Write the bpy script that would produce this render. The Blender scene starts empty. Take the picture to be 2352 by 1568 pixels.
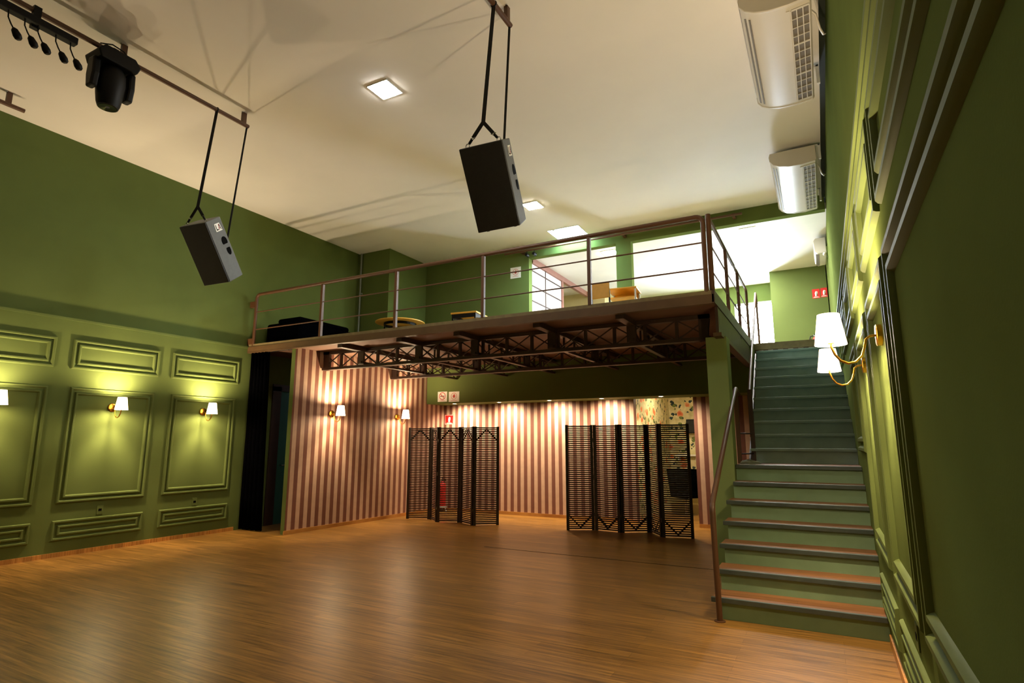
import bpy, bmesh, math, random
from mathutils import Vector, Matrix
random.seed(7)
S = bpy.context.scene
C = bpy.context.collection
PI = math.pi

# ------------------------------------------------------------------ camera
yaw, pitch, roll = -0.494215, 0.171954, 0.000355
fwd = Vector((math.sin(yaw)*math.cos(pitch), math.cos(yaw)*math.cos(pitch), math.sin(pitch)))
rt = Vector((math.cos(yaw), -math.sin(yaw), 0)); up = rt.cross(fwd)
rt, up = math.cos(roll)*rt+math.sin(roll)*up, -math.sin(roll)*rt+math.cos(roll)*up
cd = bpy.data.cameras.new('camera'); cam = bpy.data.objects.new('camera', cd); C.objects.link(cam)
M = Matrix((rt, up, -fwd)).transposed().to_4x4(); M.translation = (0, 0, 1.45)
cam.matrix_world = M
cd.sensor_fit = 'HORIZONTAL'; cd.sensor_width = 36; cd.lens = 36*1315.56/2352; cd.clip_end = 200
S.camera = cam
# ------------------------------------------------------------------ world + exposure
W = bpy.data.worlds.new('world'); S.world = W; W.use_nodes = True
bg = W.node_tree.nodes['Background']; bg.inputs[0].default_value = (0.75, 0.85, 1, 1); bg.inputs[1].default_value = 0.02
vs = S.view_settings; vs.view_transform = 'Standard'; vs.look = 'None'; vs.gamma = 1; vs.use_curve_mapping = False
vs.exposure = -0.12
# strengths of the lamps
BULB = 185.0; SPOT = 185.0; LED = 280.0; LED_UP = 650.0; HATCH = 150.0; DAY = 130.0
WARM = (1.0, 0.76, 0.46); WARM2 = (1.0, 0.78, 0.52)

# ------------------------------------------------------------------ helpers
def s2l(c):
    return tuple(((x/255)/12.92 if x/255 <= .04045 else ((x/255+.055)/1.055)**2.4) for x in c)
class MB:
    def __init__(s): s.v = []; s.f = []
    def add(s, vs_, fs_):
        b = len(s.v); s.v += [tuple(p) for p in vs_]; s.f += [tuple(b+i for i in f) for f in fs_]; return s
    def box(s, x0, x1, y0, y1, z0, z1):
        return s.add([(x0,y0,z0),(x1,y0,z0),(x1,y1,z0),(x0,y1,z0),(x0,y0,z1),(x1,y0,z1),(x1,y1,z1),(x0,y1,z1)],
                     [(0,3,2,1),(4,5,6,7),(0,1,5,4),(1,2,6,5),(2,3,7,6),(3,0,4,7)])
    def bar(s, p, q, w, h, upv=(0,0,1)):
        p, q = Vector(p), Vector(q); d = (q-p).normalized(); u = Vector(upv)
        a = d.cross(u)
        if a.length < 1e-4: a = d.cross(Vector((0,1,0)))
        a.normalize(); u = a.cross(d).normalized()
        vs_ = []
        for c in (p, q):
            for sa, su in ((-1,-1),(1,-1),(1,1),(-1,1)): vs_.append(c+a*sa*w/2+u*su*h/2)
        return s.add(vs_, [(0,1,2,3),(7,6,5,4),(0,4,5,1),(1,5,6,2),(2,6,7,3),(3,7,4,0)])
    def tube(s, pts, r, n=10, caps=True):
        pts = [Vector(p) for p in pts]; rs = r if isinstance(r, (list, tuple)) else [r]*len(pts)
        ref = None; b = len(s.v)
        for i, p in enumerate(pts):
            d = (pts[min(i+1, len(pts)-1)]-pts[max(i-1, 0)]).normalized()
            if ref is None:
                ref = d.cross(Vector((0,0,1)))
                if ref.length < 1e-3: ref = d.cross(Vector((0,1,0)))
            ref = (ref-d*ref.dot(d)).normalized(); o = d.cross(ref)
            for k in range(n):
                t = 2*PI*k/n; s.v.append(tuple(p+(ref*math.cos(t)+o*math.sin(t))*rs[i]))
        for i in range(len(pts)-1):
            for k in range(n):
                s.f.append((b+i*n+k, b+i*n+(k+1)%n, b+(i+1)*n+(k+1)%n, b+(i+1)*n+k))
        if caps:
            s.f.append(tuple(b+k for k in range(n))[::-1]); s.f.append(tuple(b+(len(pts)-1)*n+k for k in range(n)))
        return s
    def lathe(s, prof, n=24, c=(0,0,0), ax='z', closed=False):
        b = len(s.v); m = len(prof)
        for r, h in prof:
            for k in range(n):
                t = 2*PI*k/n; a, o = r*math.cos(t), r*math.sin(t)
                p = {'z': (a, o, h), 'x': (h, a, o), 'y': (a, h, o)}[ax]
                s.v.append((p[0]+c[0], p[1]+c[1], p[2]+c[2]))
        for i in range(m-1):
            for k in range(n): s.f.append((b+i*n+k, b+i*n+(k+1)%n, b+(i+1)*n+(k+1)%n, b+(i+1)*n+k))
        if closed:
            s.f.append(tuple(b+k for k in range(n))[::-1]); s.f.append(tuple(b+(m-1)*n+k for k in range(n)))
        return s
    def prism(s, poly, fn, h0, h1):
        n = len(poly); b = len(s.v)
        for h in (h0, h1):
            for p in poly: s.v.append(tuple(fn(p[0], p[1], h)))
        s.f.append(tuple(b+i for i in range(n))[::-1]); s.f.append(tuple(b+n+i for i in range(n)))
        for i in range(n): s.f.append((b+i, b+(i+1)%n, b+n+(i+1)%n, b+n+i))
        return s
    def build(s, name, mat, parent=None, world=True, smooth=None, bevel=0, kind=None):
        off = Vector((0,0,0))
        if parent is not None and world:
            p = parent
            while p is not None: off += p.location; p = p.parent
        me = bpy.data.meshes.new(name); me.from_pydata([tuple(Vector(v)-off) for v in s.v], [], s.f)
        bm = bmesh.new(); bm.from_mesh(me); bmesh.ops.recalc_face_normals(bm, faces=bm.faces); bm.to_mesh(me); bm.free()
        if smooth:
            me.polygons.foreach_set('use_smooth', [True]*len(me.polygons)); me.set_sharp_from_angle(angle=math.radians(smooth))
        me.materials.append(mat)
        o = bpy.data.objects.new(name, me); C.objects.link(o)
        if parent is not None: o.parent = parent
        if bevel:
            m = o.modifiers.new('bevel', 'BEVEL'); m.width = bevel; m.segments = 2; m.limit_method = 'ANGLE'
        if kind: o['kind'] = kind
        return o
def inst(name, mesh, parent, loc, rot=(0,0,0)):
    o = bpy.data.objects.new(name, mesh); C.objects.link(o); o.parent = parent; o.location = loc; o.rotation_euler = rot; return o
def tag(o, label, cat, group=None):
    o['label'] = label; o['category'] = cat
    if group: o['group'] = group
    return o
def thing(name, label, cat, loc=(0,0,0), rot=(0,0,0), group=None):
    o = bpy.data.objects.new(name, None); C.objects.link(o); o.location = loc; o.rotation_euler = rot
    o.empty_display_size = .1
    return tag(o, label, cat, group)
def struct(o): o['kind'] = 'structure'; return o

# ------------------------------------------------------------------ materials
def newmat(n):
    m = bpy.data.materials.new(n); m.use_nodes = True
    return m, m.node_tree, m.node_tree.nodes['Principled BSDF']
def node(t, typ, **kw):
    n = t.nodes.new(typ)
    for k, v in kw.items(): setattr(n, k, v)
    return n
def ramp(t, stops, interp='LINEAR'):
    r = t.nodes.new('ShaderNodeValToRGB'); r.color_ramp.interpolation = interp
    e = r.color_ramp.elements
    while len(e) < len(stops): e.new(.5)
    for i, (p, c) in enumerate(stops): e[i].position = p; e[i].color = (*c[:3], 1)
    return r
def paint(name, rgb, rough=.6, var=.06, scale=3, bump=.0, bscale=60, metal=0, spec=.5):
    m, t, b = newmat(name); c = s2l(rgb)
    tc = node(t, 'ShaderNodeTexCoord'); nz = node(t, 'ShaderNodeTexNoise'); nz.inputs['Scale'].default_value = scale; nz.inputs['Detail'].default_value = 4
    t.links.new(tc.outputs['Object'], nz.inputs['Vector'])
    r = ramp(t, [(.3, tuple(x*(1-var) for x in c)), (.7, tuple(min(1, x*(1+var)) for x in c))])
    t.links.new(nz.outputs[0], r.inputs[0]); t.links.new(r.outputs[0], b.inputs['Base Color'])
    b.inputs['Roughness'].default_value = rough; b.inputs['Metallic'].default_value = metal; b.inputs['Specular IOR Level'].default_value = spec
    if bump:
        n2 = node(t, 'ShaderNodeTexNoise'); n2.inputs['Scale'].default_value = bscale; n2.inputs['Detail'].default_value = 3
        t.links.new(tc.outputs['Object'], n2.inputs['Vector'])
        bp = node(t, 'ShaderNodeBump'); bp.inputs['Strength'].default_value = bump; bp.inputs['Distance'].default_value = .01
        t.links.new(n2.outputs[0], bp.inputs['Height']); t.links.new(bp.outputs[0], b.inputs['Normal'])
    return m
def glow(name, rgb, strength, base=(.9,.9,.9)):
    m, t, b = newmat(name); b.inputs['Base Color'].default_value = (*base, 1); b.inputs['Roughness'].default_value = .4
    b.inputs['Emission Color'].default_value = (*rgb, 1); b.inputs['Emission Strength'].default_value = strength
    return m
def wood_floor(name, ca, cb, rough=.33):
    m, t, b = newmat(name)
    tc = node(t, 'ShaderNodeTexCoord'); mp = node(t, 'ShaderNodeMapping'); mp.inputs['Scale'].default_value = (1.1, 26, 1)
    t.links.new(tc.outputs['Object'], mp.inputs[0])
    n1 = node(t, 'ShaderNodeTexNoise'); n1.inputs['Scale'].default_value = 1.6; n1.inputs['Detail'].default_value = 7; n1.inputs['Roughness'].default_value = .65
    t.links.new(mp.outputs[0], n1.inputs['Vector'])
    br = node(t, 'ShaderNodeTexBrick'); br.inputs['Scale'].default_value = 1; br.inputs['Brick Width'].default_value = 1.3; br.inputs['Row Height'].default_value = .095
    br.inputs['Mortar Size'].default_value = .0012; br.inputs['Bias'].default_value = 0
    br.inputs['Color1'].default_value = (.78,.78,.78,1); br.inputs['Color2'].default_value = (1.1,1.1,1.1,1); br.inputs['Mortar'].default_value = (.55,.55,.55,1)
    t.links.new(tc.outputs['Object'], br.inputs['Vector'])
    a, c = s2l(ca), s2l(cb)
    r = ramp(t, [(.37, a), (.63, c)]); t.links.new(n1.outputs[0], r.inputs[0])
    mx = node(t, 'ShaderNodeMix', data_type='RGBA', blend_type='MULTIPLY'); mx.inputs[0].default_value = 1
    t.links.new(r.outputs[0], mx.inputs[6]); t.links.new(br.outputs[0], mx.inputs[7]); t.links.new(mx.outputs[2], b.inputs['Base Color'])
    rr = node(t, 'ShaderNodeMapRange'); rr.inputs[3].default_value = rough-.06; rr.inputs[4].default_value = rough+.1
    t.links.new(n1.outputs[0], rr.inputs[0]); t.links.new(rr.outputs[0], b.inputs['Roughness'])
    b.inputs['Specular IOR Level'].default_value = .36
    bp = node(t, 'ShaderNodeBump'); bp.inputs['Strength'].default_value = .12; bp.inputs['Distance'].default_value = .004
    t.links.new(n1.outputs[0], bp.inputs['Height']); t.links.new(bp.outputs[0], b.inputs['Normal'])
    return m
def stripes(name, ca, cb, period=.152, axis=0):
    m, t, b = newmat(name)
    tc = node(t, 'ShaderNodeTexCoord'); sp = node(t, 'ShaderNodeSeparateXYZ'); t.links.new(tc.outputs['Object'], sp.inputs[0])
    d = node(t, 'ShaderNodeMath', operation='DIVIDE'); d.inputs[1].default_value = period; t.links.new(sp.outputs[axis], d.inputs[0])
    f = node(t, 'ShaderNodeMath', operation='PINGPONG'); f.inputs[1].default_value = .5; t.links.new(d.outputs[0], f.inputs[0])
    r = ramp(t, [(.0, s2l(ca)), (.235, s2l(ca)), (.265, s2l(cb)), (1, s2l(cb))]); t.links.new(f.outputs[0], r.inputs[0])
    nz = node(t, 'ShaderNodeTexNoise'); nz.inputs['Scale'].default_value = 9; nz.inputs['Detail'].default_value = 5; t.links.new(tc.outputs['Object'], nz.inputs['Vector'])
    r2 = ramp(t, [(.3, (.86,.86,.86)), (.7, (1,1,1))]); t.links.new(nz.outputs[0], r2.inputs[0])
    mx = node(t, 'ShaderNodeMix', data_type='RGBA', blend_type='MULTIPLY'); mx.inputs[0].default_value = 1
    t.links.new(r.outputs[0], mx.inputs[6]); t.links.new(r2.outputs[0], mx.inputs[7]); t.links.new(mx.outputs[2], b.inputs['Base Color'])
    b.inputs['Roughness'].default_value = .6
    return m
def floral(name):
    m, t, b = newmat(name)
    tc = node(t, 'ShaderNodeTexCoord')
    nz = node(t, 'ShaderNodeTexNoise'); nz.inputs['Scale'].default_value = 9; nz.inputs['Detail'].default_value = 3; t.links.new(tc.outputs['Object'], nz.inputs['Vector'])
    add = node(t, 'ShaderNodeMix', data_type='VECTOR'); add.inputs[0].default_value = .12
    t.links.new(tc.outputs['Object'], add.inputs[4]); t.links.new(nz.outputs['Color'], add.inputs[5])
    def blobs(scale, size, keep, stops):
        v = node(t, 'ShaderNodeTexVoronoi'); v.inputs['Scale'].default_value = scale; v.inputs['Randomness'].default_value = .85
        t.links.new(add.outputs[1], v.inputs['Vector'])
        sp = node(t, 'ShaderNodeSeparateColor'); t.links.new(v.outputs['Color'], sp.inputs[0])
        k = node(t, 'ShaderNodeMath', operation='GREATER_THAN'); k.inputs[1].default_value = keep; t.links.new(sp.outputs[0], k.inputs[0])
        d = node(t, 'ShaderNodeMath', operation='LESS_THAN'); d.inputs[1].default_value = size; t.links.new(v.outputs['Distance'], d.inputs[0])
        m_ = node(t, 'ShaderNodeMath', operation='MULTIPLY'); t.links.new(k.outputs[0], m_.inputs[0]); t.links.new(d.outputs[0], m_.inputs[1])
        r_ = ramp(t, stops); t.links.new(v.outputs['Distance'], r_.inputs[0])
        return m_, r_
    base = ramp(t, [(.35, s2l((214, 206, 150))), (.65, s2l((246, 236, 196)))]); t.links.new(nz.outputs[0], base.inputs[0])
    cur = base.outputs[0]
    for args in ((11, .34, .45, [(0, s2l((40, 74, 72))), (.34, s2l((28, 52, 58)))]), (8, .30, .62, [(0, s2l((150, 160, 80))), (.3, s2l((96, 120, 60)))]),
                 (5.5, .36, .42, [(0, s2l((250, 226, 160))), (.1, s2l((226, 96, 52))), (.26, s2l((238, 140, 92))), (.36, s2l((248, 214, 160)))])):
        f_, c_ = blobs(*args)
        mx = node(t, 'ShaderNodeMix', data_type='RGBA'); t.links.new(f_.outputs[0], mx.inputs[0]); t.links.new(cur, mx.inputs[6]); t.links.new(c_.outputs[0], mx.inputs[7]); cur = mx.outputs[2]
    t.links.new(mx.outputs[2], b.inputs['Base Color']); b.inputs['Roughness'].default_value = .6
    return m
GREEN = (98, 111, 61)
m_green = paint('green_wall_paint', GREEN, .75, .05, 2.0, .05, 90, spec=.0)
m_greenw = paint('green_panelling_paint', GREEN, .6, .04, 2.0, .03, 70, spec=.04)
m_ceil = paint('ceiling_white_paint', (240, 236, 228), .8, .02, 1.5)
m_white = paint('white_paint', (235, 234, 228), .7, .02)
m_cream = paint('cream_paint', (214, 200, 150), .7, .04)
m_floor = wood_floor('laminate_floor', (108, 76, 32), (172, 124, 58))
m_tread = wood_floor('tread_wood', (124, 80, 48), (160, 108, 66), .45)
m_skirt = wood_floor('skirting_wood', (170, 112, 50), (205, 148, 76), .45)
m_strB = stripes('striped_wallpaper', (116, 72, 58), (196, 164, 140))
m_floral = floral('floral_wallpaper')
m_brown = paint('brown_railing_paint', (90, 58, 34), .5, .08, 8)
m_steel = paint('brown_steel_paint', (92, 68, 42), .5, .12, 6)
m_truss = paint('dark_truss_paint', (66, 48, 38), .5, .12, 6)
m_deck = paint('deck_edge', (120, 104, 70), .6, .15, 14)
m_under = paint('deck_underside_board', (112, 80, 62), .7, .1, 3)
m_col = paint('column_green_baked_light', (140, 158, 96), .6, .04, 3)  # wall green made lighter, stands in for frontal light on the column
m_riser = paint('riser_green_baked_light', (130, 160, 126), .5, .08, 5)  # green lightened to carry the light falling on the lower stairs
m_nose = paint('grey_nosing_metal', (84, 96, 92), .4, .1, 12, metal=.3)
m_upstep = paint('worn_green_step_paint', (126, 148, 142), .6, .1, 5)
m_black = paint('black_fabric', (4, 4, 5), 1, .2, 20, .2, 120, spec=.0)
m_blk = paint('black_plastic', (10, 10, 11), .5, .15, 12, spec=.25)
m_grille = paint('black_speaker_grille', (20, 20, 20), .5, .25, 40, .4, 420)
m_cab = paint('speaker_cabinet_paint', (86, 88, 86), .55, .08, 20, .2, 300)
m_strap = paint('black_webbing', (20, 20, 22), .85, .2, 60, .3, 300)
m_chrome = paint('chrome', (200, 200, 200), .2, .03, 5, metal=1)
m_gold = paint('brass', (214, 160, 60), .25, .04, 5, metal=1)
m_screen = paint('dark_screen_wood', (44, 30, 22), .45, .2, 18)
m_ac = paint('air_conditioner_plastic', (208, 202, 190), .35, .02, 4)
m_acd = paint('air_conditioner_grille', (112, 104, 92), .6, .08, 30)
m_teal = paint('teal_door_paint', (50, 112, 108), .5, .05, 4)
m_dframe = paint('dark_brown_frame', (60, 42, 34), .5, .1, 8)
m_red = paint('red_sign_plastic', (206, 34, 30), .4, .04, 8)
m_signw = paint('white_sign_plastic', (238, 236, 228), .4, .02, 8)
m_signr = paint('sign_red_print', (200, 60, 55), .5, .02, 8)
m_blackp = paint('black_print', (6, 6, 6), .9, .02, 8, spec=.05)
m_redp = paint('dark_red_print', (150, 22, 26), .5, .02, 8)
m_yel = paint('yellow_wood', (226, 170, 60), .45, .1, 7)
m_pinkst = paint('rose_brown_steel', (150, 104, 92), .5, .08, 6)
m_whitemt = paint('white_metal', (225, 228, 228), .35, .03, 6)
m_grey = paint('grey_pipe', (120, 128, 116), .5, .05, 6)
m_dark = paint('gap_shade_and_baseboard', (30, 38, 26), .8, .05, 6)
m_shade = glow('lamp_shade_fabric', (1.0, .72, .45), 7.0)
m_led = glow('led_diffuser', (1.0, .95, .86), LED)
m_ledup = glow('led_diffuser_cool', (1.0, .97, .92), LED_UP)
m_hatch = glow('daylight_panel', (.5, .86, 1.0), HATCH)
m_day = glow('daylit_frosted_glass', (.76, .87, 1.0), DAY)
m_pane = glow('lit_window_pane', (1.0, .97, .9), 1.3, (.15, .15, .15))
m_dlens = glow('downlight_lens', (1.0, .86, .62), 40)

# ================================================================== STRUCTURE
ZC = 5.51; XL = -8.70; XR = .31; ZM = 3.09; YB = 10.45
fl = struct(MB().box(-9, .7, -4, 10.6, -.1, 0).box(-4.2, -1.0, 10.6, 14, -.1, 0).build('floor', m_floor))
# thin expansion profile across the boards
struct(MB().box(-4.3, -1.0, 7.165, 7.178, 0, .003).build('trim_floor_joint', m_dframe))
cl = MB().box(-9, -4.50, -4, 10.55, ZC, ZC+.12).box(-3.80, .7, -4, 10.55, ZC, ZC+.12).box(-4.50, -3.80, -4, 9.73, ZC, ZC+.12).box(-4.50, -3.80, 10.3, 10.55, ZC, ZC+.12)
struct(cl.build('ceiling', m_ceil))
struct(MB().box(-9, .7, -4.2, -4, 0, ZC).build('wall_front', m_green))
# ---- left wall: proud panelled lower part, plain upper part
wl = MB().box(-9, XL, -4, 6.48, 0, 3.06).box(-9, XL-.03, -4, 9.1, 3.06, ZC).box(-9, XL, 6.48, 7.10, 0, 2.97).box(-9, XL, 7.98, 10.45, 0, 2.97).box(-9, XL, 7.10, 7.98, 2.42, 2.97)
wall_left = struct(wl.build('wall_left', m_green))
MB().box(XL, XL+.012, -4, 6.48, 3.028, 3.06).build('ledge_moulding', m_greenw, wall_left)
MB().box(XL, XL+.014, -4, 6.46, 0, .055).build('skirting', m_skirt, wall_left)
PROF = [(0, 0), (.003, .012), (.010, .022), (.026, .022), (.034, .012), (.040, 0)]
def frame_bm(plane, sgn, y0, y1, z0, z1, prof=PROF):
    """mitred rectangular moulding lying on the plane x=plane, raised towards sgn"""
    mb = MB(); n = len(prof)
    for w, h in prof:
        x = plane+sgn*h
        mb.v += [(x, y0+w, z0+w), (x, y1-w, z0+w), (x, y1-w, z1-w), (x, y0+w, z1-w)]
    for i in range(n-1):
        for k in range(4):
            mb.f.append((i*4+k, i*4+(k+1) % 4, (i+1)*4+(k+1) % 4, (i+1)*4+k))
    return mb
def panel(wall, plane, sgn, y0, y1, z0, z1, gap=.062, prof=PROF):
    o = frame_bm(plane, sgn, y0, y1, z0, z1, prof).build('panel_moulding', m_greenw, wall, smooth=25)
    frame_bm(plane, sgn, y0+gap, y1-gap, z0+gap, z1-gap, prof).build('inner_moulding', m_greenw, o, smooth=25)
for k in range(-3, 2):
    c = 4.423+1.338*k
    panel(wall_left, XL, 1, c-.545, c+.545, .662, 2.15)
    panel(wall_left, XL, 1, c-.572, c+.572, 2.39, 2.785)
    panel(wall_left, XL, 1, c-.556, c+.556, .20, .45)
# door behind the curtain
d1 = struct(MB().box(XL-.03, XL+.01, 7.22, 7.98, 0, 2.34).build('door_1', m_teal))
MB().box(XL-.02, XL+.03, 7.04, 7.22, 0, 2.42).box(XL-.02, XL+.03, 7.98, 8.06, 0, 2.42).box(XL-.02, XL+.03, 7.04, 8.06, 2.34, 2.46).build('door_frame', m_dframe, d1)
MB().tube([(XL+.01, 7.30, 1.02), (XL+.06, 7.30, 1.02), (XL+.06, 7.42, 1.02)], .011, 8).build('door_handle', m_chrome, d1, smooth=40)
# ---- striped partition (slightly skewed)
pa = math.atan2(.254, 3.91); PL = 3.91/math.cos(pa)
wp = MB().box(0, PL, 0, .085, 0, 2.97).build('wall_partition', m_strB); struct(wp)
wp.location = (-7.58, 6.54, 0); wp.rotation_euler = (0, 0, PI/2-pa)
MB().box(-.006, 0, -.002, .087, 0, 2.97).build('end_cap', m_greenw, wp, world=False)
MB().box(-.02, PL, -.014, 0, 0, .06).build('skirting', m_skirt, wp, world=False)
def part_pt(t, off, z): # point at distance t along the partition, off in front of it (towards +x)
    d = Vector((math.sin(pa), math.cos(pa), 0)); n = Vector((math.cos(pa), -math.sin(pa), 0))
    return Vector((-7.58, 6.54, z))+d*t+n*off
# ---- lower back wall with opening, soffit
wb = struct(MB().box(-9, -3.07, YB, YB+.15, 0, 2.97).box(-2.0, .5, YB, YB+.15, 0, 2.97).box(-3.07, -2.0, YB, YB+.15, 2.26, 2.97).build('wall_back', m_strB))
MB().box(-7.32, -3.07, YB-.014, YB, 0, .06).build('skirting', m_skirt, wb)
MB().box(-2.0, -1.0, YB-.014, YB, 0, .06).build('skirting', m_skirt, wb)
sof = struct(MB().box(-7.366, -.93, 9.86, YB-.001, 2.216, 2.97).build('beam_soffit', m_greenw))
# ---- corridor beyond the opening
struct(MB().box(-3.25, -3.07, YB+.15, 13.2, 0, 2.5).build('wall_corridor_side', m_floral))
struct(MB().box(-3.25, -2.34, 13.2, 13.35, 0, 2.5).build('wall_corridor_end', m_floral))
struct(MB().box(-2.34, -.9, 13.2, 13.35, 0, 2.5).build('wall_corridor_plain', m_cream))
struct(MB().box(-1.2, -.9, YB+.15, 13.2, 0, 2.5).build('wall_corridor_return', m_cream))
struct(MB().box(-3.25, -.9, YB+.15, 13.35, 2.5, 2.6).build('ceiling_corridor', m_ceil))
struct(MB().box(-2.36, -2.29, 13.10, 13.2, .2, 2.5).build('trim_corridor', m_yel))
struct(MB().box(-3.07, -2.36, 13.185, 13.2, .36, .46).build('baseboard_corridor', m_dark))
st2 = thing('corridor_step', 'pale green shallow steps at the end of the floral corridor', 'steps', (-2.6, 12.3, 0))
for k in range(2): MB().box(-3.065, -1.205, 12.35+.4*k, 13.18, .175*k, .175*(k+1)).build('step', m_cream, st2)
# ---- upper floor
fu = struct(MB().box(XL-.04, -.97, 6.52, 10.42, 2.985, ZM).box(XL-.04, .7, 10.42, 15.3, 2.97, ZM-.005).build('floor_mezzanine', m_deck))
MB().box(XL-.04, -.97, 6.6, 9.86, 2.972, 2.985).build('underside_board', m_under, fu)
ed = MB().box(XL-.03, -.955, 6.48, 6.52, 3.055, 3.10); ed.build('deck_edge', m_deck, fu)
MB().box(XL-.03, -.955, 6.47, 6.515, 2.955, 3.055).box(XL-.03, -.955, 6.465, 6.54, 2.950, 2.962).build('fascia_channel', m_steel, fu)
MB().box(-.975, -.945, 6.47, 10.42, 2.955, 3.10).build('side_fascia', m_truss, fu)
wu = struct(MB().box(-7.87, -5.2, 10.4, 10.55, ZM, ZC).box(-3.3, -3.0, 10.4, 10.55, ZM, 5.255).box(-5.2, XR, 10.4, 10.55, 5.255, ZC).build('wall_back_upper', m_green))
struct(MB().box(XL-.1, -7.87, 9.1, 10.55, ZM, ZC).build('column_corner', m_green))
# bright room beyond the openings
struct(MB().box(-8.7, .7, 10.55, 15.3, 5.31, 5.42).build('ceiling_room', m_white))
struct(MB().box(-.83, XR, 14.1, 15.3, ZM, 5.31).build('wall_room_side', m_greenw))
struct(MB().box(-4.9, -1.75, 15.12, 15.3, ZM, 5.31).box(-1.75, -.83, 15.12, 15.3, 4.84, 5.31).build('wall_room_end', m_green))
struct(MB().box(-8.7, -4.75, 13.9, 14.05, ZM, 5.31).box(-4.9, -4.75, 14.05, 15.3, ZM, 5.31).build('wall_room_cream', m_cream))
struct(MB().box(-8.85, -8.7, 10.55, 14.05, ZM, 5.31).build('wall_room_outer', m_cream))
d2 = struct(MB().box(-1.70, -.88, 15.16, 15.2, ZM, 4.82).build('door_2', m_day))
MB().box(-1.75, -1.70, 15.10, 15.2, ZM, 4.86).box(-.88, -.83, 15.10, 15.2, ZM, 4.86).box(-1.75, -.83, 15.10, 15.2, 4.80, 4.86).build('door_frame', m_whitemt, d2)
# glazed screen in the room
GX = -5.22
gw = struct(MB().box(GX-.04, GX+.04, 10.56, 13.85, 5.19, 5.31).box(GX-.03, GX+.03, 12.14, 12.22, ZM, 5.19).build('window_1', m_pinkst))
gy = [10.56, 11.25, 12.14]; gz = [ZM, 3.38, 3.71, 4.04, 4.37, 4.70, 5.03, 5.19]
for a in range(2):
    for b in range(7):
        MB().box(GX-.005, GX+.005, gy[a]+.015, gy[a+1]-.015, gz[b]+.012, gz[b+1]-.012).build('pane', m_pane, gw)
for z in gz[1:7]: MB().box(GX-.015, GX+.02, 10.56, 12.14, z-.012, z+.012).build('glazing_bar', m_dframe, gw)
MB().box(GX-.015, GX+.015, gy[1]-.017, gy[1]+.017, ZM, 5.19).build('glazing_bar', m_dframe, gw)
# ---- right wall
wr = struct(MB().box(XR, .7, -4, 15.3, 0, 3.16).box(XR+.02, .7, -4, 15.3, 3.16, ZC).build('wall_right', m_green))
MB().box(XR-.035, XR+.02, -4, 10.4, 3.13, 3.165).box(XR-.02, XR, -4, 10.4, 3.10, 3.13).build('ledge_moulding', m_greenw, wr)
MB().box(XR-.014, XR, -4, 5.22, 0, .07).build('skirting', m_skirt, wr)
struct(MB().box(.275, XR+.02, -4, 10.4, ZC-.045, ZC).build('trim_gap_shade', m_dark))  # dark strip painted in place of the shade in the ceiling recess
PR = [(0, 0), (.004, .014), (.014, .026), (.038, .026), (.050, .014), (.058, 0)]
cent = [3.585, 4.923, 6.261, 7.599, 8.937]
panel(wr, XR, -1, .55, 2.93, .66, 2.30, .10, PR); panel(wr, XR, -1, .55, 2.93, 2.50, 2.99, .10, PR); panel(wr, XR, -1, .55, 2.93, .20, .45, .075)
for i, c in enumerate(cent):
    panel(wr, XR, -1, c-.56, c+.56, 2.50, 2.99, .085, PR)
    if i < 3: panel(wr, XR, -1, c-.545, c+.545, (.66, .66, 1.35)[i], 2.30, .085, PR)
    if i < 2: panel(wr, XR, -1, c-.556, c+.556, .20, .45)
# green column carrying the deck corner
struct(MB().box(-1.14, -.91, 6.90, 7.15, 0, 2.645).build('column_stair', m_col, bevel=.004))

# ================================================================== STAIRS
st = thing('staircase', 'green staircase with brown wooden treads climbing beside the panelled wall', 'staircase', (-.3, 5.27, 0))
R_, G_ = .17, .2835
for k in range(7):
    y = 5.255+G_*k; z = R_*(k+1); last = k == 6
    yb = 7.64 if last else y+G_+.03
    xe = -.905 if k > 4 else -.935
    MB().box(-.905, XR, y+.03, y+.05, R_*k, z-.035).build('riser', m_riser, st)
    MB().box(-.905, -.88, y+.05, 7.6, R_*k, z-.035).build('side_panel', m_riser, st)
    MB().box(xe, XR, y+.03, yb, z-.035, z).build('tread', m_tread, st)
    MB().box(xe-(.01 if k < 5 else 0), XR, y, y+.032, z-.038, z+.002).build('nosing', m_nose, st, bevel=.004)
for k in range(11):
    y = 7.60+G_*k; z0 = 1.19+.1725*k; z = z0+.1725
    xl = -.80-.009*k
    MB().box(xl, XR, y+.028, y+.05, z0, z-.03).build('riser', m_upstep, st)
    MB().box(xl-.01, XR, y, min(y+G_+.05, 10.45+.2), z-.032, z-.002 if k == 10 else z).build('tread', m_upstep, st, bevel=.003)
MB().bar((-.822, 7.66, 1.12), (-.915, 10.40, 2.79), .02, .26).build('stringer', m_truss, st)

# ================================================================== RAILINGS
rail = thing('mezzanine_railing', 'long brown steel railing along the front of the mezzanine', 'railing', (-4.8, 6.5, ZM))
zt = 3.985
def arc(c, r, a0, a1, n=6, plane='xz'):
    o = []
    for i in range(n+1):
        t = a0+(a1-a0)*i/n; a, b = r*math.cos(t), r*math.sin(t)
        o.append((c[0]+a, c[1], c[2]+b) if plane == 'xz' else (c[0], c[1]+a, c[2]+b))
    return o
pth = [(-8.60, 6.5, ZM-.02)]+arc((-8.52, 6.5, zt-.08), .08, PI, PI/2)+arc((-1.11, 6.5, zt-.08), .08, PI/2, 0)+[(-1.03, 6.5, ZM)]
MB().tube(pth, .027, 12).build('top_rail', m_brown, rail, smooth=50)
for x in (-7.0, -5.47, -3.95, -2.41):
    MB().box(x-.022, x+.022, 6.475, 6.525, ZM, zt-.02).build('post', m_brown, rail, bevel=.004)
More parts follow.
